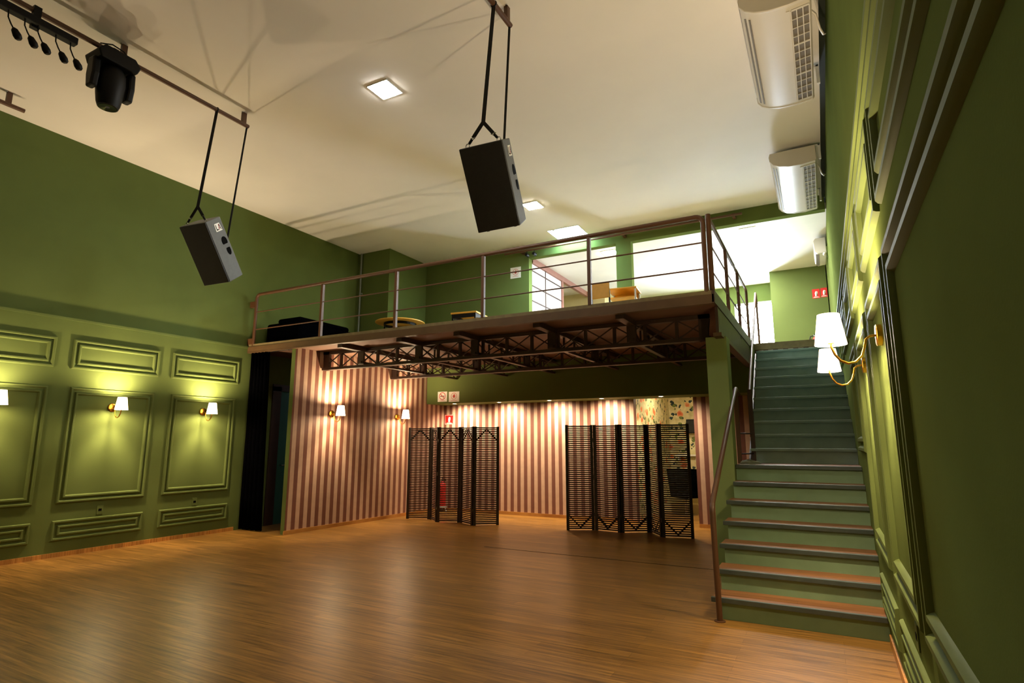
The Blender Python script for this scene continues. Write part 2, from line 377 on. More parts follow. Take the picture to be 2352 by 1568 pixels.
for z in (3.67, 3.36):
    MB().tube([(-8.60, 6.5, z), (-1.03, 6.5, z)], .0095, 8).build('cross_rail', m_brown, rail, smooth=50)
for z in (3.10, 3.76): MB().box(-8.74, -8.60, 6.47, 6.53, z, z+.1).build('wall_bracket', m_brown, rail)
rs = thing('side_railing', 'short brown steel railing on the mezzanine edge above the stairs', 'railing', (-.98, 8.3, ZM))
MB().tube([(-.98, 6.56, ZM), (-.98, 6.56, zt+.03)], .030, 12).build('post', m_brown, rs, smooth=50)
MB().tube([(-.98, 6.56, zt), (-.98, 10.15, zt)]+arc((-.98, 10.15, zt-.06), .06, PI/2, 0, 5, 'yz')+[(-.98, 10.21, ZM)], .022, 10).build('top_rail', m_brown, rs, smooth=50)
for y in (7.85, 9.05): MB().box(-1.0, -.96, y-.022, y+.022, ZM-.12, zt).build('post', m_brown, rs)
for z in (3.67, 3.36): MB().tube([(-.98, 6.56, z), (-.98, 10.2, z)], .009, 8).build('cross_rail', m_brown, rs, smooth=50)
h1 = thing('lower_handrail', 'bent brown tube handrail rising from the floor beside the bottom steps', 'handrail', (-.90, 5.2, 0))
MB().tube([(-.875, 5.205, 0), (-.885, 5.205, .86), (-.887, 5.22, .90), (-.89, 5.26, .935), (-.905, 7.35, 2.06), (-.905, 7.40, 2.075), (-.90, 7.60, 2.02)], .024, 12).build('handrail', m_brown, h1, smooth=60)
MB().lathe([(.045, 0), (.045, .006), (.026, .008)], 16, (-.875, 5.205, 0), closed=True).build('base_plate', m_brown, h1)
MB().box(-.93, -.885, 7.36, 7.40, 1.19, 2.06).build('post', m_brown, h1)
MB().box(-.955, -.93, 7.10, 7.125, 1.19, 1.95).build('post', m_dframe, h1)
h2 = thing('upper_handrail', 'thin steel handrail of the upper stair flight ending above the mezzanine', 'handrail', (-.8, 7.7, 1.19))
MB().box(-.80, -.75, 7.62, 7.66, 1.19, 2.08).build('post', m_dframe, h2)
MB().tube([(-.775, 7.64, 2.06), (-.89, 10.85, 4.06), (-.895, 10.92, 4.08), (-.895, 10.98, 4.04), (-.895, 11.0, 3.95), (-.895, 11.0, ZM)], .019, 10).build('handrail', m_brown, h2, smooth=60)
for y in (7.44, 7.54): MB().tube([(-.92, 7.38, 1.30+(y-7.44)*2.4), (-.77, 7.64, 1.30+(y-7.44)*2.4)], .008, 8).build('cross_rail', m_dframe, h2)

# ================================================================== TRUSSES
def truss(y, x0, x1, ztop, zb, label, npan):
    t = thing('steel_truss', label, 'truss', (x0, y, zb), group='main trusses under the mezzanine')
    MB().box(x0, x1, y-.03, y+.03, ztop-.05, ztop).build('top_chord', m_truss, t)
    MB().box(x0, x1, y-.05, y+.05, zb, zb+.045).build('bottom_chord', m_truss, t)
    dx = (x1-x0)/npan
    pl = [(0, 0), (.13, 0), (.13, 1), (-.02, 1)]
    for sgn, xo in ((1, x0), (-1, x1)):
        MB().prism([(xo+sgn*a*.9, zb+b*(ztop-zb)) for a, b in ((.04, 0), (.15, 0), (.15, 1), (0, 1))], lambda a, b, h: (a, h, b), y-.03, y+.03).build('gusset', m_truss, t)
    for k in range(npan+1):
        x = x0+dx*k
        if 0 < k < npan: MB().box(x-.018, x+.018, y-.02, y+.02, zb+.04, ztop-.04).build('web_post', m_truss, t)
        if k < npan:
            for s_ in (0, 1):
                a, b = (zb+.045, ztop-.05) if s_ == 0 else (ztop-.05, zb+.045)
                MB().bar((x+.02, y+(.012 if s_ else -.012), a), (x+dx-.02, y+(.012 if s_ else -.012), b), .014, .016).build('web_brace', m_truss, t)
    return t
truss(7.12, -7.53, -1.11, 2.965, 2.645, 'dark steel truss under the mezzanine resting on the green stair column', 16)
truss(8.80, -7.43, -.95, 2.965, 2.645, 'dark steel truss under the mezzanine behind the column in front of soffit', 16)
jn = ['nearest the striped partition', 'second from the striped partition', 'in the middle of the five', 'second from the stair column', 'closest to the stair column']
for i, x in enumerate((-6.61, -5.43, -4.41, -3.17, -2.06)):
    t = thing('steel_joist', 'dark lattice joist crossing under the mezzanine, '+jn[i], 'joist', (x, 6.55, 2.68), group='cross joists under the mezzanine')
    MB().box(x-.05, x+.05, 6.55, 9.85, 2.90, 2.968).build('top_chord', m_truss, t)
    MB().box(x-.06, x+.06, 7.02, 7.06, 2.69, 2.9).build('connector_plate', m_truss, t)
    MB().box(x-.06, x+.06, 8.70, 8.74, 2.69, 2.9).build('connector_plate', m_truss, t)
    MB().box(x-.03, x+.03, 7.0, 9.85, 2.70, 2.735).build('bottom_chord', m_truss, t)
    for k in range(7):
        y = 7.06+.39*k
        if k: MB().box(x-.012, x+.012, y-.012, y+.012, 2.73, 2.91).build('web_post', m_truss, t)
        MB().bar((x, y, 2.735 if k % 2 else 2.905), (x, y+.39, 2.905 if k % 2 else 2.735), .014, .016).build('web_brace', m_truss, t)
eb = thing('edge_beam', 'dark steel beam along the mezzanine side over the stairs', 'beam', (-.98, 6.55, 2.62))
MB().box(-.985, -.955, 6.70, 10.40, 2.66, 2.955).build('web', m_truss, eb)
MB().box(-1.02, -.93, 6.70, 10.40, 2.62, 2.66).build('flange', m_steel, eb)

# ================================================================== FOLDING SCREENS
SW = {}
def screen(pts, H, label, flip):
    o = Vector((pts[0][0], pts[0][1], 0))
    t = thing('folding_screen', label, 'folding screen', o)
    for i in range(len(pts)-1):
        a, b = Vector((*pts[i], 0)), Vector((*pts[i+1], 0)); L = (b-a).length-.012; ang = math.atan2(b.y-a.y, b.x-a.x)
        fb = MB(); w, d = .046, .034
        fb.box(.006, .006+w, -d/2, d/2, 0, H); fb.box(L+.006-w, L+.006, -d/2, d/2, 0, H)
        fb.box(.006+w, L+.006-w, -d/2, d/2, H-.035, H-.012); fb.box(.006+w, L+.006-w, -d/2, d/2, .018, .04)
        m = L/2+.006; zz = lambda z: z if not flip else H-z
        for s_ in (-1, 1):
            fb.bar((m, d/2+.004, zz(.045)), (m+s_*(L/2-w), d/2+.004, zz(.235)), .008, .02)
            fb.bar((m, -d/2-.004, zz(.045)), (m+s_*(L/2-w), -d/2-.004, zz(.235)), .008, .02)
        p = fb.build('panel', m_screen, t, world=False)
        p.location = a-o; p.rotation_euler = (0, 0, ang)
        key = round(L, 4)
        if key not in SW:
            me = MB().box(0, L-2*w, -.006, .006, -.0105, .0105); ob = me.build('slat', m_screen, p, world=False); SW[key] = ob.data; ob.location = (.006+w, 0, .06)
            ks = range(1, 51)
        else: ks = range(51)
        for k in ks:
            inst('slat', SW[key], p, (.006+w, 0, .06+k*(H-.115)/50))
        if i:
            for z in (.25, H/2, H-.25):
                MB().lathe([(.007, z-.03), (.007, z+.03)], 8, (0, 0, 0), closed=True).build('hinge', m_chrome, p, world=False)
screen([(-7.123, 8.981), (-6.665, 9.124), (-6.33, 8.86), (-5.93, 9.03), (-5.53, 8.82), (-5.16, 9.10)], 1.705, 'dark slatted folding screen in front of the fire extinguisher, pointed braces at top', True)
screen([(-3.887, 9.108), (-3.467, 9.335), (-3.003, 9.276), (-2.602, 9.543), (-2.315, 9.144), (-1.851, 9.259)], 1.72, 'dark slatted folding screen before the floral corridor, V braces at its foot', False)

# ================================================================== LAMPS
def point(name, parent, loc, power, col, r=.03):
    d = bpy.data.lights.new(name, 'POINT'); d.energy = power; d.color = col; d.shadow_soft_size = r
    o = bpy.data.objects.new(name, d); C.objects.link(o); o.parent = parent; o.location = loc; return o
def sconce(loc, rz, label, pw=1.0):
    # local +x points out from the wall
    t = thing('wall_sconce', label, 'wall lamp', loc, (0, 0, rz), 'brass wall sconces with white shades')
    MB().lathe([(.0, .0), (.058, .0), (.058, .024), (.052, .028), (0, .028)], 28, ax='x').build('wall_plate', m_gold, t, world=False, smooth=40)
    pts = [(.028, 0, 0), (.055, 0, -.002), (.075, 0, -.018), (.085, 0, -.06), (.10, 0, -.105), (.13, 0, -.135), (.165, 0, -.142), (.20, 0, -.125), (.225, 0, -.09), (.238, 0, -.05), (.24, 0, -.02)]
    MB().tube(pts, .0065, 10).build('arm', m_gold, t, world=False, smooth=60)
    MB().lathe([(.0, -.03), (.016, -.03), (.018, .02), (0, .02)], 16, (.24, 0, 0)).build('socket', m_gold, t, world=False, smooth=40)
    sh = MB().lathe([(.080, -.035), (.055, .135), (.0535, .135), (.0785, -.035), (.080, -.035)], 32, (.24, 0, 0))
    sh.build('shade', m_shade, t, world=False, smooth=60)
    point('bulb', t, (.24, 0, .105), BULB*.68*pw, WARM, .026)
    point('bulb', t, (.24, 0, -.012), BULB*.52*pw, WARM, .026)
for k, nm in ((-1, 'at the cut-off picture edge'), (0, 'second from the black curtain'), (1, 'next to the black curtain')):
    sconce((XL, 4.41+1.338*k, 1.905), 0, 'lit brass sconce on the green panelled wall, '+nm, .45 if k < 0 else 1.0)
sconce(part_pt(.80, 0, 1.915), -pa, 'lit brass sconce on striped wallpaper, the one nearer the curtain')
sconce(part_pt(2.43, 0, 1.915), -pa, 'lit brass sconce on striped wallpaper beside the slatted screen')
sconce((XR, 3.56, 2.005), PI, 'large near brass sconce on the wall along the stairs')
sconce((XR, 4.90, 2.0), PI, 'brass sconce on stair wall half hidden below the larger one')
dn = ['above the prohibition signs', 'second from the prohibition signs', 'in the middle of the row', 'fourth from the prohibition signs', 'in front of the floral wallpaper']
for i, x in enumerate((-6.75, -5.68, -4.58, -3.53, -2.45)):
    t = thing('recessed_downlight', 'small lit downlight in the soffit, '+dn[i], 'downlight', (x, 10.0, 2.216), group='downlights in the soffit')
    MB().lathe([(.036, .002), (.05, -.006), (.055, 0)], 24).build('trim_ring', m_whitemt, t, world=False, smooth=40)
    MB().lathe([(0, -.004), (.037, -.003)], 24).build('lens', m_dlens, t, world=False)
    d = bpy.data.lights.new('bulb', 'SPOT'); d.energy = SPOT; d.color = WARM2; d.spot_size = math.radians(150); d.spot_blend = 1.0; d.shadow_soft_size = .03
    o = bpy.data.objects.new('bulb', d); C.objects.link(o); o.parent = t; o.location = (0, .05, -.02); o.rotation_euler = (math.radians(22), 0, 0)
def ledsq(x, y, z, s, mat, label, grp):
    t = thing('ceiling_light', label, 'ceiling light', (x, y, z), group=grp)
    MB().box(-s/2-.012, s/2+.012, -s/2-.012, s/2+.012, -.012, 0).build('frame', m_whitemt, t, world=False)
    MB().box(-s/2, s/2, -s/2, s/2, -.016, -.012).build('diffuser', mat, t, world=False)
ledsq(-4.21, 4.67, ZC, .27, m_led, 'lit square ceiling light between the two hanging speakers', 'square lights on the hall ceiling')
ledsq(-4.17, 8.50, ZC, .27, m_led, 'lit square ceiling light just behind the large speaker', 'square lights on the hall ceiling')
ledsq(-.95, 11.0, 5.31, .27, m_ledup, 'lit ceiling light in bright room above the stairs', 'square lights in the upstairs room')
ledsq(-3.62, 11.0, 5.31, .27, m_ledup, 'lit ceiling light in upstairs room beside the green pillar', 'square lights in the upstairs room')
ledsq(-1.45, 13.3, 5.31, .27, m_ledup, 'lit ceiling light deep in the upstairs room', 'square lights in the upstairs room')
t = thing('skylight', 'white glowing rectangular skylight in ceiling above the mezzanine', 'skylight', (-4.15, 10.0, ZC))
MB().box(-4.50, -4.47, 9.73, 10.3, ZC-.004, ZC+.2).box(-3.83, -3.80, 9.73, 10.3, ZC-.004, ZC+.2).box(-4.47, -3.83, 9.73, 9.76, ZC-.004, ZC+.2).box(-4.47, -3.83, 10.27, 10.3, ZC-.004, ZC+.2).build('frame', m_white, t)
MB().box(-4.47, -3.83, 9.76, 10.27, ZC+.16, ZC+.18).build('pane', m_hatch, t)
MB().box(-4.37, -4.33, 9.76, 9.80, ZC+.0, ZC+.16).build('stay', m_grey, t)

# ================================================================== BARS, MOVING HEAD, PLUGS
def hbar(x, y0, y1, label, posts):
    t = thing('lighting_bar', label, 'lighting bar', (x, y1, 5.36), group='brown lighting bars under the ceiling')
    MB().tube([(x, y0, 5.36), (x, y1, 5.36)], .025, 12).build('tube', m_brown, t, smooth=50)
    for y in posts:
        MB().box(x-.02, x+.02, y-.025, y+.025, 5.375, ZC).build('bracket', m_brown, t)
        MB().lathe([(0, -.012), (.010, -.010), (.012, 0)], 10, (x+.012, y-.035, ZC)).build('bolt', m_chrome, t, smooth=60)
    return t
hbar(-6.1, -1, 4.29, 'long brown ceiling bar carrying the moving head light', (2.80, 4.22, .4))
hbar(-2.33, -1, 4.29, 'short visible brown ceiling bar holding the large speaker', (4.22, 1.5))
hbar(-8.17, -1, 2.78, 'brown ceiling bar stub near the dark green wall', (2.62, .5))
t = thing('lighting_bar', 'brown bar running above the mezzanine openings near the ceiling', 'lighting bar', (-3.2, 10.25, 5.36), group='brown lighting bars under the ceiling')
MB().tube([(-5.7, 10.25, 5.37), (-.96, 10.25, 5.37)], .022, 12).build('tube', m_brown, t, smooth=50)
for x in (-1.1, -3.1, -5.3): MB().box(x-.025, x+.025, 10.25, 10.40, 5.34, 5.40).build('bracket', m_brown, t)
for i, x in enumerate((-5.17, -5.0)):
    s_ = thing('spotlight', ('small black spotlight under the far bar, nearer the white notice', 'small black spotlight under the far bar, nearer the skylight')[i], 'spotlight', (x, 10.25, 5.35))
    MB().tube([(0, 0, 0), (0, 0, -.05)], .008, 8).build('stem', m_blk, s_, world=False)
    MB().lathe([(0, -.05), (.032, -.04), (.036, .05), (.03, .055), (0, .05)], 18, (0, 0, -.075), 'y').build('can', m_blk, s_, world=False, smooth=40)
# moving head
t = thing('moving_head_light', 'black moving head stage light clamped under the ceiling bar', 'stage light', (-6.1, 2.72, 5.335))
MB().prism([(-.20, -.02), (-.14, .05), (.14, .05), (.20, -.02), (.17, -.10), (-.17, -.10)], lambda a, b, h: (h, a, b-.05), -.14, .14).build('base', m_blk, t, world=False, bevel=.012)
MB().box(-.03, .03, -.05, .05, -.02, .06).box(-.035, .035, -.03, .03, .02, .07).build('clamp', m_blk, t, world=False, bevel=.005)
for s_ in (-1, 1):
    MB().prism([(-.06, -.12), (.06, -.12), (.075, -.30), (.05, -.44), (-.05, -.44), (-.075, -.30)], lambda a, b, h: (a, h, b), s_*.132, s_*.20).build('yoke_arm', m_blk, t, world=False, bevel=.02)
MB().lathe([(0, -.14), (.09, -.15), (.122, -.21), (.13, -.32), (.118, -.44), (.105, -.53), (.09, -.575), (.0, -.57)], 24).build('head', m_blk, t, world=False, smooth=35)
MB().lathe([(0, -.568), (.08, -.580), (.086, -.574)], 24).build('lens', paint('dark_lens_glass', (24, 24, 28), .08, .02), t, world=False, smooth=40)
MB().tube([(.03, -.15, .04), (.05, -.05, .08), (.05, .06, .07), (.03, .16, .01), (0, .2, -.06)], .007, 8).build('cable', m_blk, t, world=False, smooth=60)
# plug strip
t = thing('socket_strip', 'black socket rail with dangling plugs hung below ceiling bar', 'socket rail', (-6.06, 1.6, 5.25))
MB().box(-6.10, -6.02, .6, 2.37, 5.20, 5.27).build('rail', m_blk, t, bevel=.008)
MB().box(-6.12, -6.07, 2.02, 2.08, 5.18, 5.40).build('hook_clamp', m_blk, t)
for i, y in enumerate((1.62, 1.84, 1.96, 2.06, 2.20, 2.32)):
    o = MB().tube([(-6.05, y, 5.21), (-6.05, y+.005, 5.14), (-6.05, y+.03, 5.09), (-6.05, y+.05, 5.06)], .006, 8).build('cable', m_blk, t, smooth=60)
    MB().tube([(-6.05, y+.05, 5.065), (-6.05, y+.06, 5.05), (-6.05, y+.085, 5.01), (-6.05, y+.10, 4.985), (-6.05, y+.105, 4.975)], [.009, .025, .033, .028, .016], 12).build('plug', m_blk, o, smooth=60)

# ================================================================== SPEAKERS
def speaker(loc, ya, pi_, ro, w, h, d, label, bx, by, ysp):
    t = thing('hanging_speaker', label, 'speaker', loc, group='hanging loudspeakers')
    t.rotation_mode = 'XYZ'
    Rm = Matrix.Rotation(ya, 3, 'Z') @ Matrix.Rotation(pi_, 3, 'X') @ Matrix.Rotation(ro, 3, 'Y')
    t.rotation_euler = Rm.to_euler('XYZ')
    inv = Rm.transposed(); L0 = Vector(loc)
    def loc_(p): return inv @ (Vector(p)-L0)
    wb_ = w*.66
    poly = [(-w/2, -d/2), (w/2, -d/2), (w/2, -d*.05), (wb_/2, d/2), (-wb_/2, d/2), (-w/2, -d*.05)]
    poly = [(-w/2, -d/2+.012), (w/2, -d/2+.012), (w/2-.004, d*.34), (wb_/2+.02, d/2), (-wb_/2-.02, d/2), (-w/2+.004, d*.34)]
    MB().prism(poly, lambda a, b, h_: (a, b, h_), -h/2, h/2).build('cabinet', m_cab, t, world=False, bevel=.008)
    MB().box(-w/2+.004, w/2-.004, -d/2-.004, -d/2+.012, -h/2+.004, h/2-.004).build('grille', m_grille, t, world=False, bevel=.004)
    for sx in (-1, 1):
        X = sx*(w/2+.0015)
        ov = [(.052*math.cos(a)*.85, .058*math.sin(a)) for a in [2*PI*k/20 for k in range(20)]]
        up_ = [(max(-.05, min(.05, a*1.1)), max(b, -.03)) for a, b in ov]
        dn_ = [(a*.8, min(b, .03)) for a, b in ov]
        MB().prism([(a+.03, b+h*.12) for a, b in up_], lambda a, b, h_: (h_, a, b), X-.003*sx, X).build('handle_recess', m_blackp, t, world=False)
        MB().prism([(a+.045, b-h*.03) for a, b in dn_], lambda a, b, h_: (h_, a, b), X-.003*sx, X).build('handle_recess', m_blackp, t, world=False)
        bd = MB().prism([(-.055, -.045), (.06, -.045), (.045, .045), (-.045, .045)], lambda a, b, h_: (h_, a+.01, b+h*.36), X-.003*sx, X).build('badge', m_signw, t, world=False)
        Z = X+.0012*sx; fn = lambda a, b, h_: (h_, a*sx+.01, b+h*.36)
        MB().prism([(-.036, -.032), (-.004, -.032), (-.004, -.02), (-.026, -.02), (-.026, .032), (-.036, .032)], fn, X, Z).build('letter', m_blackp, bd, world=False)
        MB().prism([(.003, -.032), (.013, -.032), (.026, .018), (.026, .034), (.019, .034)], fn, X, Z).prism([(.016, -.016), (.030, -.016), (.030, -.007), (.016, -.007)], fn, X, Z).build('letter', m_redp, bd, world=False)
        MB().prism([(.026, .034), (.026, .018), (.039, -.032), (.049, -.032), (.033, .034)], fn, X, Z).build('letter', m_blackp, bd, world=False)
    for sx in (-1, 1): MB().lathe([(.014, -h/2-.014), (.016, -h/2)], 12, (sx*w*.33, -d*.2, 0), closed=True).build('foot', m_blackp, t, world=False)
    # rigging, in world space brought back to the cabinet
    def wpt(l): return L0+Rm @ Vector(l)
    A = wpt((-w*.36, -d*.3, h/2)); B = wpt((w*.40, -d*.3, h/2)); top = Vector((bx, by, 5.335)); Y = (A+B)/2+Vector((0, -.0, .20)); Y.x = (A.x+B.x)/2
    def strap(p, q, wd, nm='strap'):
        p, q = loc_(p), loc_(q); return MB().bar(p, q, wd, .005, inv @ Vector((-.47, .88, 0))).build(nm, m_strap, t, world=False)
    strap(top, Y, .034)
    MB().tube([loc_(top+Vector((.026*math.cos(a), .0, .026+.026*math.sin(a)-.002))) for a in [k*PI/6 for k in range(13)]], .008, 8).build('bar_loop', m_strap, t, world=False)
    for P in (A, B):
        m_ = Y+(P-Y)*.62; strap(Y, m_, .032)
        n_ = Y+(P-Y)*.68
        MB().tube([loc_(q) for q in (m_+Vector((-.024, 0, 0)), m_+Vector((.024, 0, 0)), n_+Vector((0, 0, -.012)), m_+Vector((-.024, 0, 0)))], .004, 8).build('ring', m_chrome, t, world=False)
        MB().tube([loc_(n_), loc_(n_+(P-n_)*.5), loc_(n_+(P-n_)*.62)], [.012, .012, .008], 8).build('swivel', m_blk, t, world=False)
        c = n_+(P-n_)*.85
        MB().tube([loc_(c+Vector((.018*math.cos(a), 0, .022*math.sin(a)))) for a in [k*PI/6 for k in range(13)]], .004, 8).build('shackle', m_chrome, t, world=False)
    Q = wpt((0, d/2+.006, -h*.12)); tr = Vector((bx, 4.27, 5.335))
    strap(tr, Q, .022, 'rear_strap')
    MB().box(-.02, .02, d/2, d/2+.014, -h*.12-.02, -h*.12+.02).build('rear_bracket', m_blk, t, world=False)
speaker((-2.40, 4.13, 3.684), .248, .541, -.091, .388, .724, .371, 'large black speaker hanging near the centre with ceiling light behind it', -2.33, 3.97, 3.9)
speaker((-6.16, 4.02, 3.65), .317, .608, -.092, .345, .715, .325, 'black speaker hanging against the dark green wall with badge on grey side', -6.1, 3.86, 3.9)

# ================================================================== AIR CONDITIONERS
def aircon(y0, y1, label, dx=0):
    t = thing('air_conditioner', label, 'air conditioner', (0, (y0+y1)/2, 5.2), group='white air conditioners under the ceiling')
    body = [(.20, 5.43), (.205, 5.235), (.19, 5.215), (.02, 5.195), (-.14, 5.20), (-.25, 5.225), (-.325, 5.265), (-.368, 5.32), (-.375, 5.38), (-.36, 5.43)]
    MB().prism([(a, b) for a, b in body], lambda a, b, h: (a, h, b), y0+.02, y1-.02).build('body', m_ac, t, smooth=30)
    cap = [(.02+(a-.02)*1.015, 5.32+(b-5.32)*1.04) for a, b in body]
    for a_, b_ in ((y0, y0+.03), (y1-.03, y1)): MB().prism(cap, lambda a, b, h: (a, h, b), a_, b_).build('end_cap', m_ac, t, smooth=30, bevel=.006)
    g0, g1 = y0+.10, y1-.08
    gr = MB(); 
    gr.add([(.04, g0, 5.1955), (.185, g0, 5.2125), (.185, g1, 5.2125), (.04, g1, 5.1955)], [(0, 1, 2, 3)])
    g = gr.build('intake_grille', m_acd, t)
    zg = lambda x: 5.194+(x-.02)*.1176
    n = 12
    for k in range(n+1):
        y = g0+(g1-g0)*k/n; w_ = .012 if k % 4 == 0 else .005
        MB().add([(.04, y-w_, zg(.04)-.006), (.185, y-w_, zg(.185)-.006), (.185, y+w_, zg(.185)-.006), (.04, y+w_, zg(.04)-.006), (.04, y-w_, zg(.04)+.003), (.185, y-w_, zg(.185)+.003), (.185, y+w_, zg(.185)+.003), (.04, y+w_, zg(.04)+.003)],
                 [(0, 3, 2, 1), (4, 5, 6, 7), (0, 1, 5, 4), (1, 2, 6, 5), (2, 3, 7, 6), (3, 0, 4, 7)]).build('grille_bar', m_ac, g)
    for x in (.04, .085, .135, .185):
        MB().box(x-.004, x+.004, g0, g1, zg(x)-.007, zg(x)+.002).build('grille_bar', m_ac, g)
    MB().box(.0, .03, g0-.01, g1, 5.188, 5.196).build('panel_strip', m_ac, t)
    for x, z in ((-.30, 5.246), (-.335, 5.27)):
        MB().bar((x, y0+.12, z), (x, y1-.1, z), .016, .004, (0.5, 0, 1)).build('outlet_slot', m_acd, t)
    for y in (y0+.06, y1-.25):
        MB().box(-.20, .26, y, y+.035, 5.445, 5.465).box(.235, .265, y, y+.035, 5.25, 5.465).build('mount_bracket', m_whitemt, t)
    for y in (y0+.2, y1-.3): MB().box(.0, .03, y, y+.03, 5.43, ZC).box(-.25, -.22, y, y+.03, 5.43, ZC).build('hanger', m_whitemt, t)
    MB().tube([(.19, y0+.30, 5.30), (.235, y0+.34, 5.26), (.265, y0+.5, 5.22), (.295, y0+.62, 5.23), (.31, y0+.66, 5.26)], .011, 8).build('drain_hose', m_ac, t, smooth=60)
aircon(5.02, 6.74, 'white ceiling air conditioner cut by the top picture edge')
aircon(8.33, 10.22, 'white ceiling air conditioner in front of the green header')
t = thing('wall_air_conditioner', 'small white wall air conditioner in the bright room over the stairs', 'air conditioner', (.2, 12.4, 5.0))
MB().prism([(.31, 5.25), (.31, 4.96), (.16, 4.94), (.11, 5.0), (.10, 5.2), (.14, 5.25)], lambda a, b, h: (a, h, b), 11.9, 12.8).build('body', m_ac, t, bevel=.01)
MB().box(.13, .19, 11.95, 12.75, 4.94, 4.953).build('outlet_slot', m_acd, t)

# ================================================================== SIGNS
def sign(name, label, cat, c, w, h, mat, draw=None, rz=0):
    """c centre on the wall, faces -y"""
    t = thing(name, label, cat, c, (0, 0, rz))
    MB().box(-w/2, w/2, -.004, 0, -h/2, h/2).build('plate', mat, t, world=False)
    if draw: draw(t)
    return t
def ringmb(r0, r1, y, cz=0, n=28):
    mb = MB()
    for k in range(n):
        a, b = 2*PI*k/n, 2*PI*(k+1)/n
        q = [(r0*math.cos(a), r0*math.sin(a)), (r1*math.cos(a), r1*math.sin(a)), (r1*math.cos(b), r1*math.sin(b)), (r0*math.cos(b), r0*math.sin(b))]
        mb.prism(q, lambda u, v, h: (u, h, v+cz), y, y-.0015)
    return mb
def nosmoke(t):
    ringmb(.066, .08, -.004, .012).build('prohibition_ring', m_signr, t, world=False)
    MB().bar((-.05, -.0055, .062), (.05, -.0055, -.038), .0015, .014, (0, -1, 0)).bar((-.05, -.006, .062), (.05, -.006, -.038), .014, .0015, (0, -1, 0)).build('slash', m_signr, t, world=False)
    MB().box(-.05, .03, -.0055, -.004, .003, .018).box(.034, .05, -.0055, -.004, .003, .018).build('cigarette', m_blackp, t, world=False)
    MB().box(-.06, .06, -.0055, -.004, -.09, -.082).build('text_line', m_signr, t, world=False)
def nohand(t):
    ringmb(.062, .07, -.004, .012).build('prohibition_ring', m_signr, t, world=False)
    MB().prism([(-.022, -.03), (.022, -.03), (.03, .0), (.02, .03), (.004, .055), (-.004, .03), (-.02, .025), (-.03, 0)], lambda a, b, h: (a, h, b+.01), -.004, -.0055).build('pictogram', m_signr, t, world=False)
    MB().box(-.07, .07, -.0055, -.004, -.085, -.078).build('text_line', m_signr, t, world=False)
def exting(t, k=1.0):
    MB().box(-.09*k, .09*k, -.005, -.004, -.088, -.082).build('border_line', m_signw, t, world=False)
    MB().lathe([(0, -.055), (.02, -.055), (.022, .02), (.012, .035), (0, .036)], 14, (0, -.004, 0)).build('pictogram', m_signw, t, world=False)
    MB().box(-.012, .018, -.006, -.004, .036, .052).box(.018, .032, -.006, -.004, -.01, .046).build('pictogram', m_signw, t, world=False)
    MB().box(-.06*k, .06*k, -.0055, -.004, -.078, -.068).build('text_line', m_signw, t, world=False)
sign('prohibition_sign', 'white no smoking sign with red slashed circle on the soffit', 'sign', (-6.96, 9.858, 2.36), .235, .21, m_signw, nosmoke)
sign('prohibition_sign', 'white notice with thin pink circle beside the no smoking sign', 'sign', (-6.67, 9.858, 2.35), .26, .21, m_signw, nohand)
def redb(t):
    MB().box(-.105, .105, -.0048, -.004, .092, .098).box(-.105, .105, -.0048, -.004, -.102, -.096).box(-.11, -.104, -.0048, -.004, -.102, .098).box(.104, .11, -.0048, -.004, -.102, .098).build('border', m_signw, t, world=False); exting(t)
sign('extinguisher_sign', 'red square extinguisher sign on striped wallpaper above the slatted screen', 'sign', (-7.185, YB, 1.91), .235, .21, m_red, redb)
sign('prohibition_sign', 'small white notice on the upstairs green wall by the opening', 'sign', (-5.515, 10.4, 4.98), .25, .24, m_signw, nohand)
sign('extinguisher_sign', 'red extinguisher sign upstairs, the one farther from the stair wall', 'sign', (.085, 14.1, 4.68), .15, .21, m_red, lambda t: exting(t, .7))
sign('extinguisher_sign', 'red extinguisher sign upstairs, the one touching the stair wall', 'sign', (.242, 14.1, 4.69), .13, .21, m_red, lambda t: exting(t, .65))
def extinguisher(loc, label, mat):
    t = thing('fire_extinguisher', label, 'fire extinguisher', loc)
    MB().lathe([(0, 0), (.075, 0), (.08, .02), (.08, .40), (.07, .45), (.03, .49), (.022, .52), (0, .52)], 24).build('cylinder', mat, t, world=False, smooth=40)
    MB().lathe([(.022, .52), (.026, .53), (.022, .56), (0, .56)], 14).build('valve', m_chrome, t, world=False, smooth=40)
    MB().bar((-.01, 0, .57), (.10, 0, .60), .022, .012).bar((-.01, 0, .545), (.09, 0, .535), .018, .01).build('lever', m_blk, t, world=False)
    MB().tube([(-.02, 0, .55), (-.08, 0, .54), (-.105, 0, .45), (-.10, 0, .2), (-.095, 0, .12)], .011, 10).build('hose', m_blk, t, world=False, smooth=60)
    return t
extinguisher((-7.235, 10.31, .10), 'red fire extinguisher standing behind the slatted screen', m_red)
t = thing('extinguisher_stand', 'low white stand under the red fire extinguisher', 'stand', (-7.235, 10.31, 0))
MB().lathe([(0, .08), (.11, .08), (.11, .10), (0, .10)], 20, (-7.235, 10.31, 0)).build('tray', m_whitemt, t)
for a in range(3): MB().tube([(-7.235+.07*math.cos(a*2.1), 10.31+.07*math.sin(a*2.1), .08), (-7.235+.11*math.cos(a*2.1), 10.31+.11*math.sin(a*2.1), 0)], .01, 8).build('leg', m_whitemt, t)
ex = extinguisher((-.02, 13.98, 3.17), 'chrome valved extinguisher upstairs half hidden by the large sconce', m_red)
MB().box(-.05, .05, .07, .12, .30, .36).build('wall_hanger', m_chrome, ex, world=False)

